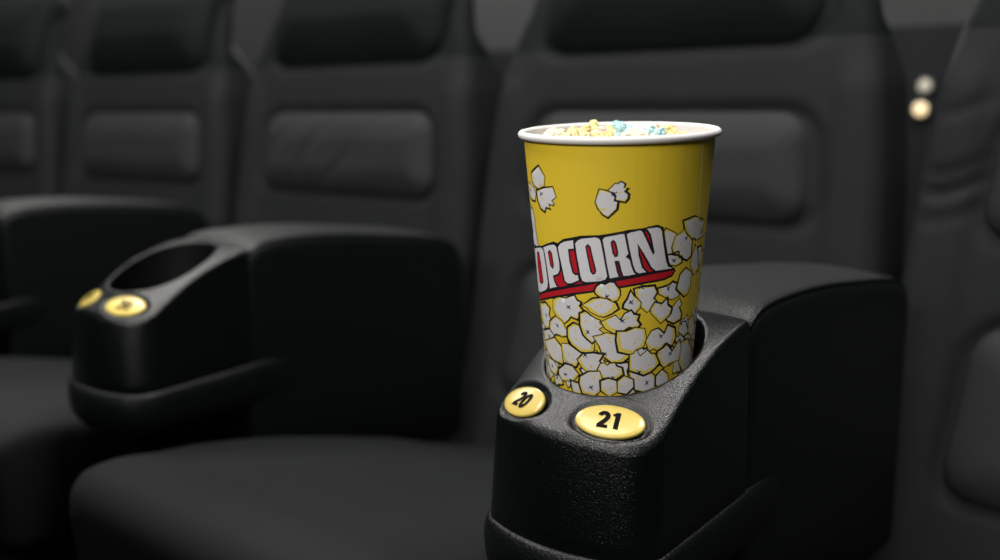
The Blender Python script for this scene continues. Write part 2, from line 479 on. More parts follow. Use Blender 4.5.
# ------------------------------------------------------------------ popcorn cup
ART=json.loads('''{"O":{"out":[[-1.1859,139.5],[-1.0593,140.88],[-0.9982,139.49],[-0.9754,131.83],[-0.9512,119.22],[-0.9688,114.91],[-1.0292,112.1],[-1.2263,108.3]],"cnt":[[-1.2291,135.29],[-1.1492,136.13],[-1.1148,129.22],[-1.0914,117.68],[-1.137,115.72],[-1.227,115.73],[-1.2701,125.13]]},"L":[{"out":[[-1.0192,141.26],[-0.8572,144.43],[-0.7812,145.26],[-0.7356,144.25],[-0.7175,141.55],[-0.6981,133.15],[-0.6999,128.78],[-0.7376,125.7],[-0.8274,123.73],[-0.8137,120.84],[-0.7798,118.36],[-0.7501,117.48],[-0.9337,114.0],[-0.9598,127.32],[-0.9872,137.51]],"cnt":[[-0.8966,138.58],[-0.8574,140.08],[-0.831,138.35],[-0.8139,131.26],[-0.8319,129.13],[-0.8672,130.31],[-0.8853,135.92]]},{"out":[[-0.725,143.76],[-0.6815,146.45],[-0.6186,148.22],[-0.4806,150.12],[-0.4784,143.42],[-0.5541,142.77],[-0.5437,135.38],[-0.5128,128.77],[-0.4854,127.8],[-0.4477,128.25],[-0.4288,124.03],[-0.5363,121.18],[-0.6033,120.57],[-0.6518,122.26],[-0.6877,132.66],[-0.7214,140.95]],"cnt":null},{"out":[[-0.481,147.55],[-0.4408,149.97],[-0.3838,151.33],[-0.2326,152.59],[-0.1841,151.93],[-0.1634,150.1],[-0.1199,138.22],[-0.0977,131.55],[-0.0965,127.51],[-0.123,125.32],[-0.1842,124.16],[-0.3538,122.83],[-0.4087,123.69],[-0.4307,126.98],[-0.4679,140.34]],"cnt":[[-0.3374,145.96],[-0.316,147.04],[-0.2942,145.89],[-0.2639,137.86],[-0.2365,131.22],[-0.2476,129.5],[-0.2686,129.09],[-0.2887,130.48],[-0.3206,139.9]]},{"out":[[-0.1632,150.76],[-0.1396,152.56],[-0.1013,153.26],[0.0677,155.04],[0.1015,154.24],[0.1207,152.36],[0.1415,145.42],[0.1386,142.0],[0.112,140.27],[0.1393,139.35],[0.1674,136.86],[0.1888,132.02],[0.2095,130.08],[0.244,129.32],[0.1307,127.87],[0.0676,127.59],[0.0436,131.07],[0.0179,137.21],[-0.0111,137.21],[0.0123,131.08],[0.036,127.38],[-0.0868,125.94],[-0.1131,133.76],[-0.1384,142.63]],"cnt":[[-0.0564,149.13],[-0.0373,150.24],[-0.0166,149.15],[0.0081,142.98],[0.0043,140.88],[-0.0168,140.54],[-0.0379,142.74]]},{"out":[[0.0921,154.36],[0.133,155.62],[0.2461,156.92],[0.2794,155.96],[0.3431,148.75],[0.4019,141.56],[0.4056,142.1],[0.356,153.09],[0.3182,156.27],[0.2905,156.8],[0.3329,157.75],[0.4333,158.02],[0.4779,157.27],[0.5036,155.17],[0.5363,145.65],[0.5751,136.52],[0.6067,132.62],[0.6774,130.66],[0.6101,130.12],[0.4378,129.91],[0.3819,132.52],[0.2834,141.78],[0.2275,147.34],[0.2483,140.78],[0.2883,133.44],[0.3483,129.86],[0.2401,128.99],[0.1993,130.55],[0.168,134.85],[0.1263,144.89]],"cnt":null}],"band":[[-1.4201,104.48],[-1.0099,112.09],[-0.5953,118.79],[-0.2464,123.62],[-0.1271,124.75],[-0.0173,125.56],[0.1905,127.54],[0.4166,129.34],[0.6835,130.16],[0.6964,128.71],[0.6589,126.05],[0.5573,124.49],[0.315,123.47],[0.0724,121.51],[-0.2279,118.46],[-0.5238,114.93],[-0.8165,110.52],[-1.3806,101.1]],"back":[[-1.1919,138.51],[-1.0017,141.08],[-0.7808,145.5],[-0.7117,144.88],[-0.6186,148.22],[-0.3857,151.54],[-0.1742,152.5],[-0.1013,153.26],[0.0863,155.24],[0.133,155.84],[0.2753,156.41],[0.4333,158.02],[0.4936,156.43],[0.5363,145.65],[0.5925,134.17],[0.6599,130.34],[0.4166,129.34],[0.1905,127.54],[-0.0173,125.56],[-0.1271,124.75],[-0.2464,123.62],[-0.5953,118.79],[-1.0099,112.09],[-1.2272,108.17]],"initial":[[-1.355,163.98],[-1.2536,163.63],[-1.2077,159.99],[-1.1953,156.87],[-1.2023,154.02],[-1.184,147.23],[-1.1497,141.04]],"K":[{"p":[[0.4895,119.02],[0.6327,120.11],[0.6768,121.83],[0.7635,119.74],[0.8087,115.21],[0.7789,112.03],[0.6787,110.83],[0.5822,113.22],[0.5043,115.65]],"s":[0.6204,118.15],"i":0.84},{"p":[[0.7504,117.11],[0.7926,125.31],[0.8794,128.52],[0.9904,125.15],[1.005,116.94],[0.9596,112.21],[0.8891,111.2],[0.7764,115.74]],"s":null,"i":0.84},{"p":[[0.2063,119.5],[0.2923,120.61],[0.4337,120.69],[0.4703,116.4],[0.4299,113.2],[0.4704,110.92],[0.4196,106.79],[0.3541,105.18],[0.287,108.34],[0.2339,113.03]],"s":[0.2845,121.05],"i":0.84},{"p":[[0.5162,153.55],[0.5468,155.76],[0.6788,152.07],[0.6851,150.04],[0.6491,144.29],[0.6664,140.83],[0.5667,139.47],[0.5362,147.64]],"s":null,"i":0.84},{"p":[[0.7934,158.89],[0.9703,160.21],[1.2615,155.33],[1.1942,150.51],[1.2536,146.39],[1.1101,145.73],[1.0545,145.57],[0.9873,147.26],[0.9553,146.74],[0.9276,147.51],[0.8228,153.04]],"s":[1.1748,149.34],"i":0.84},{"p":[[0.5675,138.8],[0.6236,139.58],[0.701,138.57],[0.7784,136.63],[0.7935,133.46],[0.712,132.08],[0.5908,133.96]],"s":[0.675,135.4],"i":0.84},{"p":[[0.9895,135.44],[1.0476,141.7],[1.0902,139.93],[1.1862,133.46],[1.1945,125.05],[1.0549,123.79],[0.9709,130.15]],"s":null,"i":0.84},{"p":[[1.1315,139.52],[1.2315,139.53],[1.33,131.9],[1.2554,127.15],[1.1666,130.9]],"s":null,"i":0.84},{"p":[[0.6471,143.64],[0.6821,150.06],[0.8086,153.14],[0.8378,150.25],[0.9228,147.02],[0.9498,145.64],[0.954,136.59],[0.8844,134.51],[0.8149,135.99],[0.7844,137.93],[0.7598,137.45],[0.7417,140.95],[0.6669,140.49]],"s":[0.8424,148.21],"i":0.84},{"p":[[-0.8566,107.75],[-0.7572,110.59],[-0.6502,110.73],[-0.5202,113.57],[-0.4908,110.86],[-0.4374,109.55],[-0.4595,107.46],[-0.4216,105.2],[-0.4415,102.28],[-0.4981,98.79],[-0.5841,99.79],[-0.613,97.84],[-0.6946,94.52],[-0.7971,97.01],[-0.8685,101.22]],"s":[-0.6083,105.63],"i":0.84},{"p":[[-1.3281,99.54],[-1.0835,103.27],[-0.9726,100.74],[-1.0113,95.96],[-0.9545,93.05],[-0.9895,89.0],[-1.0784,85.37],[-1.2194,87.4],[-1.3216,94.07]],"s":[-1.0925,94.93],"i":0.84},{"p":[[-0.9852,91.95],[-0.8482,96.88],[-0.7309,94.86],[-0.6898,91.0],[-0.6123,89.19],[-0.6298,86.6],[-0.7499,85.07],[-0.8686,85.15],[-0.9601,81.1],[-1.0339,83.34]],"s":[-0.8269,91.25],"i":0.84},{"p":[[-1.2569,82.46],[-1.0353,86.24],[-0.9228,83.03],[-0.9185,77.56],[-1.094,72.24],[-1.2468,74.47]],"s":[-1.0548,81.31],"i":0.84},{"p":[[0.0866,110.81],[0.1227,113.52],[0.1578,118.65],[0.1982,115.3],[0.2388,113.29],[0.2752,110.98],[0.2618,107.73],[0.2126,104.84],[0.1419,106.63],[0.0773,108.07]],"s":[0.1602,111.41],"i":0.84},{"p":[[-0.6458,85.3],[-0.636,91.53],[-0.5424,95.2],[-0.4094,93.37],[-0.3284,88.65],[-0.2871,84.06],[-0.3075,78.26],[-0.4661,77.89],[-0.5901,81.25]],"s":null,"i":0.84},{"p":[[-0.4444,102.26],[-0.3667,104.14],[-0.314,101.92],[-0.2668,100.47],[-0.1993,99.35],[-0.2104,97.63],[-0.1644,95.84],[-0.2174,93.69],[-0.1503,91.12],[-0.2197,88.62],[-0.3032,84.83],[-0.3688,87.27],[-0.4129,89.53],[-0.4484,95.21]],"s":[-0.3545,91.18],"i":0.84},{"p":[[-0.1634,98.77],[-0.0866,101.05],[-0.0064,103.1],[0.0486,100.07],[0.0879,103.93],[0.162,105.91],[0.193,103.5],[0.2516,102.94],[0.2354,99.52],[0.2703,97.19],[0.2275,94.54],[0.1401,95.55],[0.0645,92.82],[-0.0243,91.94],[-0.1184,94.57]],"s":[0.0636,99.79],"i":0.84},{"p":[[0.6273,102.93],[0.7198,106.32],[0.8057,109.7],[0.8537,105.61],[0.8182,104.01],[0.8676,99.87],[0.8516,96.38],[0.7408,94.96],[0.6521,97.15],[0.5994,100.64]],"s":[0.6862,102.45],"i":0.84},{"p":[[0.4066,106.17],[0.4572,110.31],[0.5437,108.8],[0.614,112.02],[0.6265,107.65],[0.6881,105.21],[0.6618,101.26],[0.5437,96.87],[0.4225,103.6]],"s":null,"i":0.84},{"p":[[-0.2738,88.09],[-0.1929,89.29],[-0.1141,90.94],[0.0139,89.74],[0.0195,79.87],[0.1452,78.4],[0.1328,75.86],[0.0673,73.06],[-0.065,72.65],[-0.1656,76.65],[-0.2011,82.19]],"s":[-0.1438,77.72],"i":0.84},{"p":[[0.0138,92.54],[0.1154,92.51],[0.2172,94.56],[0.3226,93.51],[0.3482,87.94],[0.3167,82.45],[0.2501,80.99],[0.1984,77.73],[0.0273,79.88],[0.0037,86.92]],"s":null,"i":0.78},{"p":[[0.3693,85.59],[0.4336,91.71],[0.5189,92.85],[0.6,89.16],[0.641,93.88],[0.7554,91.16],[0.7824,85.23],[0.7333,80.04],[0.6257,82.59],[0.5365,78.34],[0.4738,80.48],[0.4168,79.41]],"s":[0.5552,87.82],"i":0.84},{"p":[[-1.2442,74.81],[-0.9115,81.72],[-0.7861,77.44],[-0.7452,71.52],[-0.7899,66.02],[-0.9754,66.24],[-1.1489,69.23]],"s":null,"i":0.84},{"p":[[-0.7613,79.46],[-0.6465,80.41],[-0.4799,76.48],[-0.4193,76.1],[-0.505,71.09],[-0.5426,66.98],[-0.7406,65.74],[-0.7564,71.98]],"s":null,"i":0.84},{"p":[[-1.2198,65.65],[-0.9908,65.14],[-0.8937,61.45],[-0.9636,56.03],[-1.1051,56.93]],"s":[-1.0435,61.12],"i":0.84},{"p":[[-0.5075,71.64],[-0.4254,76.05],[-0.294,77.48],[-0.1709,76.91],[-0.2217,72.42],[-0.1571,69.81],[-0.2301,66.63],[-0.3579,64.44],[-0.4465,66.95]],"s":[-0.4018,75.65],"i":0.84},{"p":[[-0.2357,66.6],[-0.2006,70.5],[-0.1565,71.54],[-0.1137,69.96],[-0.0866,71.46],[-0.0226,71.87],[-0.0067,69.88],[0.0573,68.77],[0.074,64.47],[-0.0068,61.55],[-0.094,60.51],[-0.204,62.42]],"s":[-0.0528,62.19],"i":0.84},{"p":[[-0.8706,60.87],[-0.7272,66.48],[-0.6155,66.26],[-0.5195,61.67],[-0.6127,56.34],[-0.807,54.61],[-0.8653,57.4]],"s":[-0.7414,59.28],"i":0.84},{"p":[[-0.65,55.93],[-0.517,55.55],[-0.4852,48.79],[-0.6244,48.84]],"s":null,"i":0.84},{"p":[[0.8579,93.78],[0.976,93.31],[1.0686,85.62],[0.9563,83.86],[0.8382,88.33]],"s":[0.8812,92.82],"i":0.84},{"p":[[1.0516,92.97],[1.1743,94.99],[1.3441,83.33],[1.187,81.17],[1.0686,85.62]],"s":null,"i":0.84},{"p":[[0.8508,79.65],[1.0739,79.8],[1.2599,69.96],[1.227,60.17],[1.0434,58.41],[0.9112,66.7]],"s":null,"i":0.84},{"p":[[0.5368,78.05],[0.6043,79.51],[0.6605,81.58],[0.7481,76.18],[0.8529,82.2],[0.9095,77.26],[0.8861,69.18],[0.7256,68.65],[0.637,66.63],[0.518,73.34]],"s":[0.7246,74.98],"i":0.84},{"p":[[-0.4886,60.2],[-0.3609,64.41],[-0.2251,65.21],[-0.1885,59.31],[-0.2021,53.72],[-0.2976,49.24],[-0.4647,49.57],[-0.5036,55.68]],"s":[-0.3388,54.39],"i":0.84},{"p":[[0.1627,65.82],[0.2589,65.0],[0.4307,64.76],[0.5695,57.97],[0.5358,53.88],[0.3832,51.71],[0.2426,53.78],[0.2005,59.98]],"s":[0.3927,57.76],"i":0.84},{"p":[[-0.0123,58.36],[0.0958,63.02],[0.2058,60.55],[0.2136,55.61],[0.1261,51.11],[0.0042,52.57]],"s":null,"i":0.84},{"p":[[-0.2054,59.23],[-0.1048,61.35],[-0.0068,59.81],[-0.0013,52.56],[-0.0962,49.45],[-0.2025,52.84]],"s":null,"i":0.84},{"p":[[0.5202,61.26],[0.606,64.89],[0.7029,61.08],[0.7293,54.99],[0.6103,52.96],[0.5209,55.45]],"s":null,"i":0.84},{"p":[[0.172,77.22],[0.2144,77.69],[0.2506,80.14],[0.2936,76.02],[0.334,77.42],[0.3743,79.35],[0.4248,76.95],[0.478,76.61],[0.5435,70.29],[0.4883,67.25],[0.4301,65.34],[0.3441,63.79],[0.2586,65.57],[0.1649,67.25]],"s":[0.2864,65.48],"i":0.84},{"p":[[-0.4245,108.24],[-0.3452,111.19],[-0.2856,113.55],[-0.1832,114.61],[-0.109,114.11],[-0.0063,111.5],[0.0281,107.39],[-0.0611,103.86],[-0.1497,101.73],[-0.2137,102.08],[-0.3177,104.4],[-0.3484,106.74]],"s":null,"i":0.72},{"p":[[-0.2623,118.45],[-0.2354,121.55],[-0.1799,123.9],[-0.1313,123.2],[-0.0827,124.91],[-0.0205,124.44],[0.0009,122.28],[0.0394,119.7],[0.0445,116.3],[0.0132,112.88],[-0.0479,111.87],[-0.0845,113.74],[-0.1461,113.89],[-0.1958,114.57],[-0.2455,116.32]],"s":[-0.1137,115.19],"i":0.84},{"p":[[-0.2233,173.66],[-0.1788,181.45],[-0.0927,180.54],[-0.0489,179.43],[0.0201,174.56],[0.0076,169.31],[-0.0891,164.0],[-0.1473,165.84],[-0.2011,169.93]],"s":null,"i":0.9},{"p":[[-0.0927,180.54],[-0.0112,185.21],[0.0098,184.46],[0.0381,186.07],[0.0877,184.55],[0.0757,181.97],[0.1169,181.55],[0.0885,180.1],[0.1264,178.19],[0.1183,175.22],[0.0896,173.38],[-0.0202,174.57],[-0.0114,177.19],[-0.0426,179.06]],"s":[-0.0276,178.68],"i":0.9},{"p":[[-1.0514,177.16],[-0.8796,179.81],[-0.7269,181.26],[-0.6859,174.86],[-0.7564,172.4],[-0.7207,170.66],[-0.7368,169.18],[-0.8132,169.72],[-0.7876,166.77],[-0.8633,167.29],[-0.8951,164.08],[-0.9829,165.81],[-1.0419,170.91]],"s":[-0.9455,175.51],"i":0.9},{"p":[[-1.1563,187.49],[-0.9471,193.2],[-0.8404,186.98],[-0.866,180.67],[-0.9866,178.22],[-1.0953,179.22],[-1.1592,182.74]],"s":null,"i":0.9},{"p":[[-1.3349,180.31],[-1.2116,179.6],[-1.1185,178.27],[-1.0677,174.68],[-1.0999,169.53],[-1.2418,169.37],[-1.3378,171.83]],"s":[-1.2576,175.67],"i":0.9}]}''')
C0=Vector((-.0029,-.0591,.545)); AX=Vector((.0194,-.0662,0)); AX.z=math.sqrt(1-AX.length_squared)
E1=Vector((.535,-.845,0)); E1-=AX*E1.dot(AX); E1.normalize(); E2=AX.cross(E1)
CH=.2098; R0=.0441; KR=.0786
cup=empty('popcorn_cup',C0); tag(cup,'tall yellow card cup printed with popcorn, standing in the armrest cup holder','popcorn cup')
def cupp(th,h,off=0.):            # point of the cup wall, relative to its base centre
    rad=R0+KR*h+off
    return AX*h+(E1*math.cos(th)+E2*math.sin(th))*rad
RM=.052
def flat(p): return (p[0]*RM,p[1]*.001)
art=MB()
SHAPES=[]                          # printed shapes, bottom to top: (points, ink)
def area(pts): return sum(a[0]*b[1]-b[0]*a[1] for a,b in zip(pts,pts[1:]+pts[:1]))/2
def put(pts,m):
    if area(pts)<0: pts=pts[::-1]
    if abs(area(pts))>1e-10: SHAPES.append((pts,m))
def fill(pts,m): put(list(pts),m)
def stroke(pts,w,m,closed=True):
    d=[]; n=len(pts); step=.0035
    for i in range(n if closed else n-1):
        a,b=pts[i],pts[(i+1)%n]; L=math.hypot(b[0]-a[0],b[1]-a[1]); k=max(1,int(L/step))
        for j in range(k): d.append((a[0]+(b[0]-a[0])*j/k,a[1]+(b[1]-a[1])*j/k))
    if not closed: d.append(pts[-1])
    n=len(d); Lr=[];Rr=[]
    for i in range(n):
        a=d[i-1] if (closed or i) else d[0]; b=d[(i+1)%n] if (closed or i<n-1) else d[-1]
        t1=(d[i][0]-a[0],d[i][1]-a[1]); t2=(b[0]-d[i][0],b[1]-d[i][1])
        l1=math.hypot(*t1); l2=math.hypot(*t2)
        tx=(t1[0]/l1 if l1 else 0)+(t2[0]/l2 if l2 else 0); ty=(t1[1]/l1 if l1 else 0)+(t2[1]/l2 if l2 else 0)
        l=math.hypot(tx,ty)
        if l<1e-6: tx,ty,l=t2[0],t2[1],l2 or 1
        nx,ny=-ty/l,tx/l
        cosf=abs(-t2[1]/l2*nx+t2[0]/l2*ny) if l2 else 1
        ww=w(i/n) if callable(w) else w
        q=ww/2/max(.6,cosf)
        Lr.append((d[i][0]+nx*q,d[i][1]+ny*q)); Rr.append((d[i][0]-nx*q,d[i][1]-ny*q))
    for i in range(n if closed else n-1):
        j=(i+1)%n; put([Lr[i],Rr[i],Rr[j],Lr[j]],m)
YEL,WHI,FRI,RED,BLK,NAV,FLAP=0,1,2,3,4,5,6
rnd=random.Random(5)
def kernel(pts,star,inset):
    fill(pts,FRI)
    cx=sum(p[0] for p in pts)/len(pts); cy=sum(p[1] for p in pts)/len(pts)
    dx=rnd.uniform(-.0004,.0004); dy=rnd.uniform(.0001,.0006)
    ins=[]
    for p in pts:
        k=inset*.97+rnd.uniform(-.08,.08); ins.append((cx+(p[0]-cx)*k+dx,cy+(p[1]-cy)*k+dy))
    fill(ins,WHI)
    ph=rnd.uniform(0,6)
    stroke(pts,lambda t:.00105+.00045*math.sin(6.28*t+ph),BLK)
    # small ochre brush marks
    for _ in range(2):
        a=rnd.uniform(0,6.28); q=rnd.uniform(.35,.6); p=pts[rnd.randrange(len(pts))]
        x,y=cx+(p[0]-cx)*q,cy+(p[1]-cy)*q
        stroke([(x,y),(x+.0014*math.cos(a),y+.0014*math.sin(a)),(x+.0026*math.cos(a+.7),y+.0024*math.sin(a+.7))],lambda t:.0007*(1-t)+.0002,FRI,False)
    if star:
        x,y=star
        for k in range(4):
            a=rnd.uniform(-.3,.3)+k*1.57+.5; l=rnd.uniform(.0012,.0022)
            stroke([(x,y),(x+l*.5*math.cos(a),y+l*.5*math.sin(a)),(x+l*math.cos(a+.3),y+l*math.sin(a+.3))],lambda t:.0008*(1-t)+.00015,NAV,False)
def blob(cx,cy,s):
    n=rnd.randint(3,5); pts=[]; ph=rnd.uniform(0,6)
    for k in range(n*4):
        a=2*PI*k/(n*4); r=s*(1+.22*math.sin(n*a+ph)+rnd.uniform(-.09,.09)); pts.append((cx+r*math.cos(a)*.95,cy+r*math.sin(a)*1.05))
    return pts
# the far side of the cup carries the same printed popcorn
for row in range(9):
    for c in range(22):
        th=1.50+(2*PI-2.9)*(c+.5*(row%2)+rnd.uniform(-.2,.2))/22
        if th>2*PI-1.42: continue
        h=.047+.0115*row+rnd.uniform(-.002,.002)
        pts=blob(th*RM,h,rnd.uniform(.0062,.0078))
        if th<2*PI: kernel(pts,(th*RM,h),.82)
# the crowded field below and beside the lettering
def grow(pts,f):
    cx=sum(p[0] for p in pts)/len(pts); cy=sum(p[1] for p in pts)/len(pts)
    return [(cx+(x-cx)*f,cy+(y-cy)*f) for x,y in pts]
for row in range(8):
    for c in range(15):
        x=-.074+.0108*(c+.5*(row%2))+rnd.uniform(-.002,.002); y=.028+.0092*row+rnd.uniform(-.002,.002)
        if row>1 and -.045<x<.045 and rnd.random()<.45: continue
        if x>.080 or y>.088+.12*max(0,x): continue
        pts=blob(x,y,rnd.uniform(.0048,.0062)); kernel(pts,(x,y) if rnd.random()<.5 else None,.84)
NK=len(ART['K'])
for k in ART['K'][:NK-7]:
    pts=grow([flat(p) for p in k['p']],1.10); kernel(pts,flat(k['s']) if k['s'] else None,k['i'])
for k in ART['K'][NK-5:]:
    pts=[flat(p) for p in k['p']]; kernel(pts,flat(k['s']) if k['s'] else None,k['i'])
BK=[flat(p) for p in ART['back']]; BA=[flat(p) for p in ART['band']]
fill(BK,RED); stroke(BK,.0022,BLK)
fill(BA,RED); stroke(BA,.0014,BLK)
def letter(out,cnt):
    fill(out,WHI)
    if cnt: fill(cnt,RED); stroke(cnt,.0010,BLK)
    stroke(out,.0013,BLK)
Oo=[flat(p) for p in ART['O']['out']]; Oc=[flat(p) for p in ART['O']['cnt']]
# the first O runs on round the left edge
Ofull=Oo+[(Oo[-1][0]-.012,Oo[-1][1]-.002),(Oo[0][0]-.016,Oo[0][1]-.004)]
for i,l in enumerate(ART['L']): letter([flat(p) for p in l['out']],[flat(p) for p in l['cnt']] if l['cnt'] else None)
# the tall first P, round the left edge
IN=[flat(p) for p in ART['initial']]
xr=max(p[0] for p in IN); yt=max(p[1] for p in IN); 
x0=IN[0][0]; B=.040
Pout=IN+[(xr+.0003,.1392),(xr-.013,.1385),(xr-.017,.128),(xr-.018,.098),(xr-.036,.098),(xr-.036,yt+.002),(x0-.010,yt+.003),(x0-.003,yt+.0015)]
Pcnt=[(xr-.013,.148),(xr-.019,.147),(xr-.019,yt-.012),(xr-.014,yt-.011),(xr-.011,yt-.016)]
letter(Pout,Pcnt)
letter(Ofull,Oc)
for k in ART['K'][NK-7:NK-5]:
    pts=[flat(p) for p in k['p']]; kernel(pts,flat(k['s']) if k['s'] else None,k['i'])
# overlapped card seam
seam=[(.998,207.),(1.0743,138.7),(1.2538,56.8),(1.30,36.)]
stroke([flat(p) for p in seam],.0011,FLAP,False)
# cut the wall sheet along every printed edge and give each piece the ink on top
XA,XB=-2.45*RM,(2*PI-2.45)*RM
def inside(x,y,poly):
    c=False; ax,ay=poly[-1]
    for bx,by in poly:
        if (ay>y)!=(by>y) and x<(bx-ax)*(y-ay)/(by-ay)+ax: c=not c
        ax,ay=bx,by
    return c
def cut(xa,xb,shapes):
    vs=[];ed=[]
    def loop(pts):
        b=len(vs); n=len(pts); vs.extend(Vector(p) for p in pts); ed.extend((b+i,b+(i+1)%n) for i in range(n))
    nx=max(2,int((xb-xa)/.0026)); ny=72
    loop([(xa,0),(xb,0),(xb,CH),(xa,CH)])
    for i in range(nx+1):
        for j in range(ny+1): vs.append(Vector((xa+(xb-xa)*i/nx,CH*j/ny)))
    bins=[[] for _ in range(43)]
    for k,(p,m) in enumerate(shapes):
        loop(p)
        for b in range(max(0,int(min(y for x,y in p)/.005)),min(42,int(max(y for x,y in p)/.005))+1): bins[b].append((p,m,min(x for x,y in p),max(x for x,y in p)))
    ov,oe,of,*_=delaunay_2d_cdt(vs,ed,[],0,1e-7)
    ids=[art.vert(cupp(v.x/RM,v.y)) for v in ov]
    for f in of:
        cx=sum(ov[i].x for i in f)/len(f); cy=sum(ov[i].y for i in f)/len(f); ink=YEL
        for p,m,x0,x1 in reversed(bins[max(0,min(42,int(cy/.005)))]):
            if x0<=cx<=x1 and inside(cx,cy,p): ink=m; break
        art.face([ids[i] for i in f],ink)
NS=24
for t in range(NS):
    xa=XA+(XB-XA)*t/NS; xb=XA+(XB-XA)*(t+1)/NS; sel=[]
    for p,m in SHAPES:
        for sh in (0,-2*PI*RM,2*PI*RM):
            q=[(x+sh,y) for x,y in p]
            if min(x for x,y in q)<xb and max(x for x,y in q)>xa:
                # clip to the strip
                for lim,sg in ((xa,1),(xb,-1)):
                    o=[]
                    for a,b in zip(q,q[1:]+q[:1]):
                        da,db=(a[0]-lim)*sg,(b[0]-lim)*sg
                        if da>=0: o.append(a)
                        if (da>0 and db<0) or (da<0 and db>0): o.append((lim,a[1]+(b[1]-a[1])*da/(da-db)))
                    q=o
                    if len(q)<3: break
                if len(q)>=3 and abs(area(q))>1e-10: sel.append((q,m))
    cut(xa,xb,sel)
# plain wall, inside, base
nseg=128
ids=[[art.vert(cupp(2*PI*k/nseg,0)) for k in range(nseg)]]
rows=[[cupp(2*PI*k/nseg,h,-.0012) for k in range(nseg)] for h in [CH*(24-i)/24 for i in range(24)]+[.006]]
ids2=art.grid(rows,7,True)
art.fan(ids[0][::-1],AX*0.0,7); art.fan(ids2[-1],AX*.006,7)
art.build('printed_wall',[M['yellow'],M['white'],M['fringe'],M['red'],M['black'],M['navy'],M['flap'],M['card']],cup,fix=False)
rm=MB(); rows=[]
for k in range(nseg):
    th=2*PI*k/nseg; e=E1*math.cos(th)+E2*math.sin(th); c=AX*CH+e*(R0+KR*CH+.0012)
    rows.append([c+e*(.0024*math.cos(a))+AX*(.0024*math.sin(a)) for a in [2*PI*i/12 for i in range(12)]])
rows.append(rows[0]); rm.grid(rows,0,True)
tag(rm.build('rolled_rim',M['card'],cup),'white rolled card rim')

# ------------------------------------------------------------------ popcorn
TINT={'pale yellow':(.94,.80,.36),'cream white':(.87,.81,.63),'pale pink':(.94,.70,.62),'mint blue':(.46,.74,.76),'peach orange':(.95,.66,.28)}
PM={k:mat('popcorn_'+k.replace(' ','_'),v,.7,.3,[('noise',2.2,.4,.15)]) for k,v in TINT.items()}
for k,m in PM.items():                       # tinted puffs with cream patches
    nt=m.node_tree; N=nt.nodes; n=N.new('ShaderNodeTexNoise'); n.inputs['Scale'].default_value=.9
    nt.links.new(N['Texture Coordinate'].outputs['Object'],n.inputs['Vector'])
    cr=N.new('ShaderNodeValToRGB'); cr.color_ramp.elements[0].position=.52; cr.color_ramp.elements[1].position=.78
    cr.color_ramp.elements[0].color=(*TINT[k],1); cr.color_ramp.elements[1].color=(.88,.81,.62,1)
    nt.links.new(n.outputs['Fac'],cr.inputs['Fac']); nt.links.new(cr.outputs['Color'],N['Principled BSDF'].inputs['Base Color'])
def ico(sub=3):
    bm=bmesh.new(); bmesh.ops.create_icosphere(bm,subdivisions=sub,radius=1)
    v=[x.co.copy() for x in bm.verts]; f=[[q.index for q in x.verts] for x in bm.faces]; bm.free(); return v,f
ICO=ico(4)
def popcorn_mesh(name,seed,m):
    r=random.Random(seed); lobes=[]
    n=r.randint(7,9)
    for k in range(n):
        zz=1-2*(k+.5)/n; a=k*2.4+r.uniform(-.4,.4); q=math.sqrt(1-zz*zz)
        d=Vector((q*math.cos(a),q*math.sin(a),zz*.9)); lobes.append((d*r.uniform(.48,.62),r.uniform(.34,.43)))
    mb=MB()
    for d in ICO[0]:
        best=.52
        for c,R in lobes:
            b=c.dot(d); disc=b*b-(c.length_squared-R*R)
            if disc>0: best=max(best,b+math.sqrt(disc))
        best*=1+.10*noise.noise(d*5+Vector((seed,0,0)))
        mb.vert(d*best)
    for f in ICO[1]: mb.face(f)
    return mb.mesh(name,[m])
KD=.0098
colours=list(TINT)
MESH={c:[popcorn_mesh('popcorn_piece',11*i+j*3+1,PM[c]) for j in range(3)] for i,c in enumerate(colours)}
# settle the pieces: spheres pushed apart inside the cup mouth, then seen as a heap
rp=random.Random(21)
def inner_r(h): return R0+KR*h-.0016
pcs=[]
LAY=[(CH-.0250,28,0),(CH-.0105,25,1)]
pts=[]
for hz,n,lay in LAY:
    for k in range(n):
        q=math.sqrt((k+.5)/n)*(inner_r(hz)-KD*.95); a=k*2.39996+lay*1.1
        pts.append([q*math.cos(a),q*math.sin(a),hz+rp.uniform(-.002,.003),lay])
for it in range(200):
    for i in range(len(pts)):
        for j in range(i):
            d=[pts[i][k]-pts[j][k] for k in range(3)]; L=math.sqrt(sum(x*x for x in d)) or 1e-6
            o=2*KD*.93-L
            if o>0:
                for k in range(3):
                    w=.5 if k<2 else .12
                    pts[i][k]+=d[k]/L*o*w*.5; pts[j][k]-=d[k]/L*o*w*.5
        q=math.hypot(pts[i][0],pts[i][1]); mx=inner_r(pts[i][2])-KD*1.0
        if q>mx: pts[i][0]*=mx/q; pts[i][1]*=mx/q
def tint_at(x,y):
    # x along the photo's width, y towards the viewer
    if -.037<x<-.017: return 'pale yellow'
    if -.017<=x<-.010: return 'pale pink'
    if -.010<=x<-.002: return 'peach orange' if y>0 else 'pale yellow'
    if .0<=x<.012: return 'mint blue' if y<.02 else 'cream white'
    if .012<=x<.020: return 'cream white'
    if .020<=x<.029: return 'mint blue'
    if .029<=x<.046: return 'pale yellow' if y<.01 else 'peach orange'
    return 'cream white'
count=0
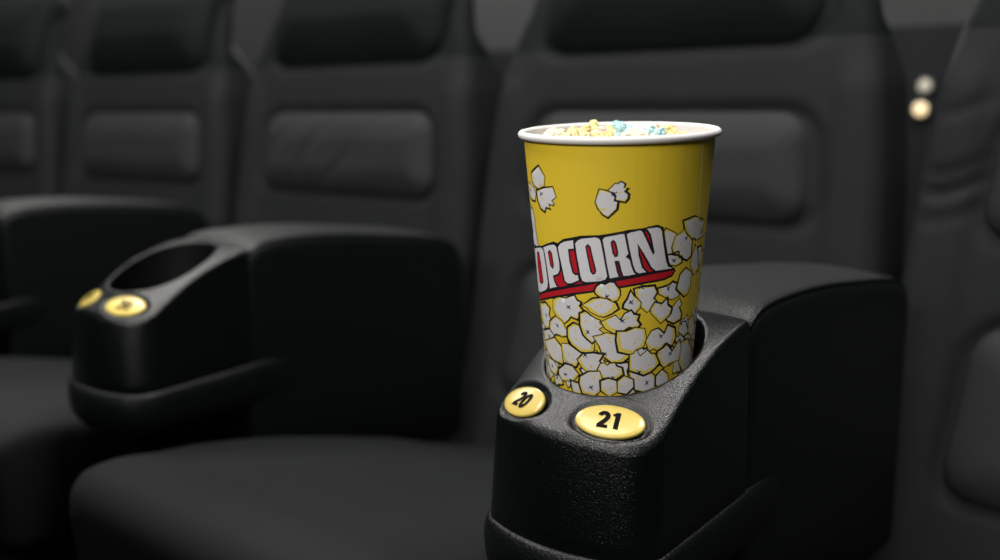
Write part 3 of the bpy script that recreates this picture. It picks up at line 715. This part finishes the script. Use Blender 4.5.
for x,y,h,lay in pts:
    c=tint_at(x,y) if lay else rp.choice(colours)
    if lay:
        # the heap stands proud in the yellow and mint clumps
        if 0<=x<.029: h+=.0055
        elif -.037<x<-.017: h+=.005
        elif abs(x)<.046: h+=.0025
    me=MESH[c][count%3]; count+=1
    o=bpy.data.objects.new('popcorn_piece',me); COL.objects.link(o)
    o.location=C0+AX*h+E2*x+E1*y; o.scale=(KD,)*3
    o.rotation_euler=(rp.uniform(0,6),rp.uniform(0,6),rp.uniform(0,6))
    lab={'pale yellow':'pale yellow puffed popcorn piece in the cup','cream white':'cream white puffed popcorn piece in the cup','pale pink':'pale pink puffed popcorn piece in the cup','mint blue':'mint blue puffed popcorn piece in the cup','peach orange':'peach orange puffed popcorn piece in the cup'}[c]
    tag(o,lab,'popcorn',c+' popcorn pieces')
# packed filling below, as one heap
fl=MB(); rows=[]
for i in range(26):
    s=1-i/26; row=[]
    for k in range(72):
        a=2*PI*k/72; hh=CH-.036; q=s*(inner_r(hh)-.001); x,y=q*math.cos(a),q*math.sin(a)
        n=noise.cell_vector(Vector((x*60,y*60,0)))
        z=hh+.004*noise.noise((x*110,y*110,2))-.002
        row.append(AX*z+E2*x+E1*y+C0)
    rows.append(row)
low=[AX*.012+(E2*math.cos(2*PI*k/72)+E1*math.sin(2*PI*k/72))*(inner_r(.012)-.001)+C0 for k in range(72)]
ids=fl.grid([low]+rows,0,True); fl.fan(ids[-1],C0+AX*(CH-.038)); fl.ngon(ids[0][::-1])
tag(fl.build('popcorn_filling',PM['cream white']),'cream popcorn filling packed inside the yellow cup',"popcorn",kind='stuff')

# ------------------------------------------------------------------ setting
M['carpet']=mat('dark_carpet',(.018,.019,.021),.95,.1,[('noise',300,.6,.004)],vary=(8,.2))
M['wall']=mat('grey_acoustic_wall',(.07,.073,.073),.9,.2,[('noise',180,.3,.003)],vary=(5,.08))
b=MB(); b.ngon([b.vert(p) for p in ((-7,-3,0),(4,-3,0),(4,2.5,0),(-7,2.5,0))]); o=b.build('floor',M['carpet']); o['kind']='structure'
b=MB(); box(b,-7.15,-7,-3,2.5,0,3.2,.01); o=b.build('wall_left',M['wall']); o['kind']='structure'
b=MB(); box(b,-7,4,2.35,2.5,0,3.2,.01); o=b.build('wall_back',M['wall']); o['kind']='structure'

b=MB(); box(b,-6.9,3.9,-1.02,-.93,0,FRONT,.02); o=b.build('front_shade_blocker',M['carpet']); o['kind']='structure'   # unseen blocker added in front of the row to shade cushion and armrest fronts
b=MB(); box(b,-6.9,3.9,1.45,2.34,0,.95,.012); o=b.build('trim_riser',M['carpet']); o['kind']='structure'
# small lamps on the riser, seen through the gap between two seats
def step_lamp(px,z,label,col,power,r):
    e=empty('wall_lamp',(px,1.448,z)); tag(e,label,'lamp','small step lamps behind the seats')
    mb=MB(); rows=[]
    for y,q in ((.0,1.5),(-.006,1.5),(-.010,1.42),(-.012,1.25),(-.010,1.05)): rows.append([(math.cos(2*PI*k/40)*r*q,y,math.sin(2*PI*k/40)*r*q) for k in range(40)])
    ids=mb.grid(rows,0,True); mb.ngon(ids[0]); mb.ngon(ids[-1]); mb.build('bezel',M['metal'],e)
    mb=MB(); rows=[]
    for k2 in range(6):
        a=k2/6*PI/2; rows.append([(math.cos(2*PI*k/40)*r*math.cos(a),-.0105-r*.35*math.sin(a),math.sin(2*PI*k/40)*r*math.cos(a)) for k in range(40)])
    ids=mb.grid(rows,0,True); mb.fan(ids[-1],(0,-.0105-r*.35,0)); mb.ngon(ids[0])
    mb.build('lens',mat('lamp_lens',(.8,.75,.6),.3,.5,emit=(col,power)),e)
step_lamp(LAMP[0],LAMP[1],'small warm glowing step lamp seen through the gap between two seats',(1.0,.72,.34),1.15,.013)
step_lamp(LAMP[0]+.005,LAMP[1]+.045,'dim grey step lamp just above the warm glowing one',(.8,.85,.85),.022,.012)

# ------------------------------------------------------------------ light
def area_light(name,loc,target,size,power,col,sy=None):
    l=bpy.data.lights.new(name,'AREA'); l.energy=power; l.color=col; l.size=size
    if sy: l.shape='RECTANGLE'; l.size_y=sy
    o=bpy.data.objects.new(name,l); COL.objects.link(o); o.location=loc
    o.rotation_euler=(Vector(target)-Vector(loc)).to_track_quat('-Z','Y').to_euler(); return o
for n,loc,tg,s,p,c,sy in LIGHTS: area_light(n,loc,tg,s,p,c,sy)
w=bpy.data.worlds.new('World'); SC.world=w; w.use_nodes=True
bg=w.node_tree.nodes['Background']; bg.inputs['Color'].default_value=(*WORLD[0],1); bg.inputs['Strength'].default_value=WORLD[1]

# ------------------------------------------------------------------ camera
cam=bpy.data.cameras.new('Camera'); co=bpy.data.objects.new('Camera',cam); COL.objects.link(co)
yaw,pit,rol=-.7026,.1655,.0024
fw=Vector((math.sin(yaw)*math.cos(pit),math.cos(yaw)*math.cos(pit),-math.sin(pit)))
r=Vector((math.cos(yaw),-math.sin(yaw),0)); u=r.cross(fw)
r2=r*math.cos(rol)+u*math.sin(rol); u2=u*math.cos(rol)-r*math.sin(rol)
co.matrix_world=Matrix(((r2.x,u2.x,-fw.x,.3448),(r2.y,u2.y,-fw.y,-.5954),(r2.z,u2.z,-fw.z,.7624),(0,0,0,1)))
cam.sensor_width=36; cam.lens=963.57/1000*36; cam.clip_start=.02
cam.dof.use_dof=True; cam.dof.focus_distance=.60; cam.dof.aperture_fstop=2.9
SC.camera=co
SC.view_settings.view_transform='Standard'; SC.view_settings.look='None'; SC.view_settings.gamma=1; SC.view_settings.use_curve_mapping=False
SC.view_settings.exposure=0
SC.cycles.use_denoising=True
SC.cycles.sample_clamp_indirect=4
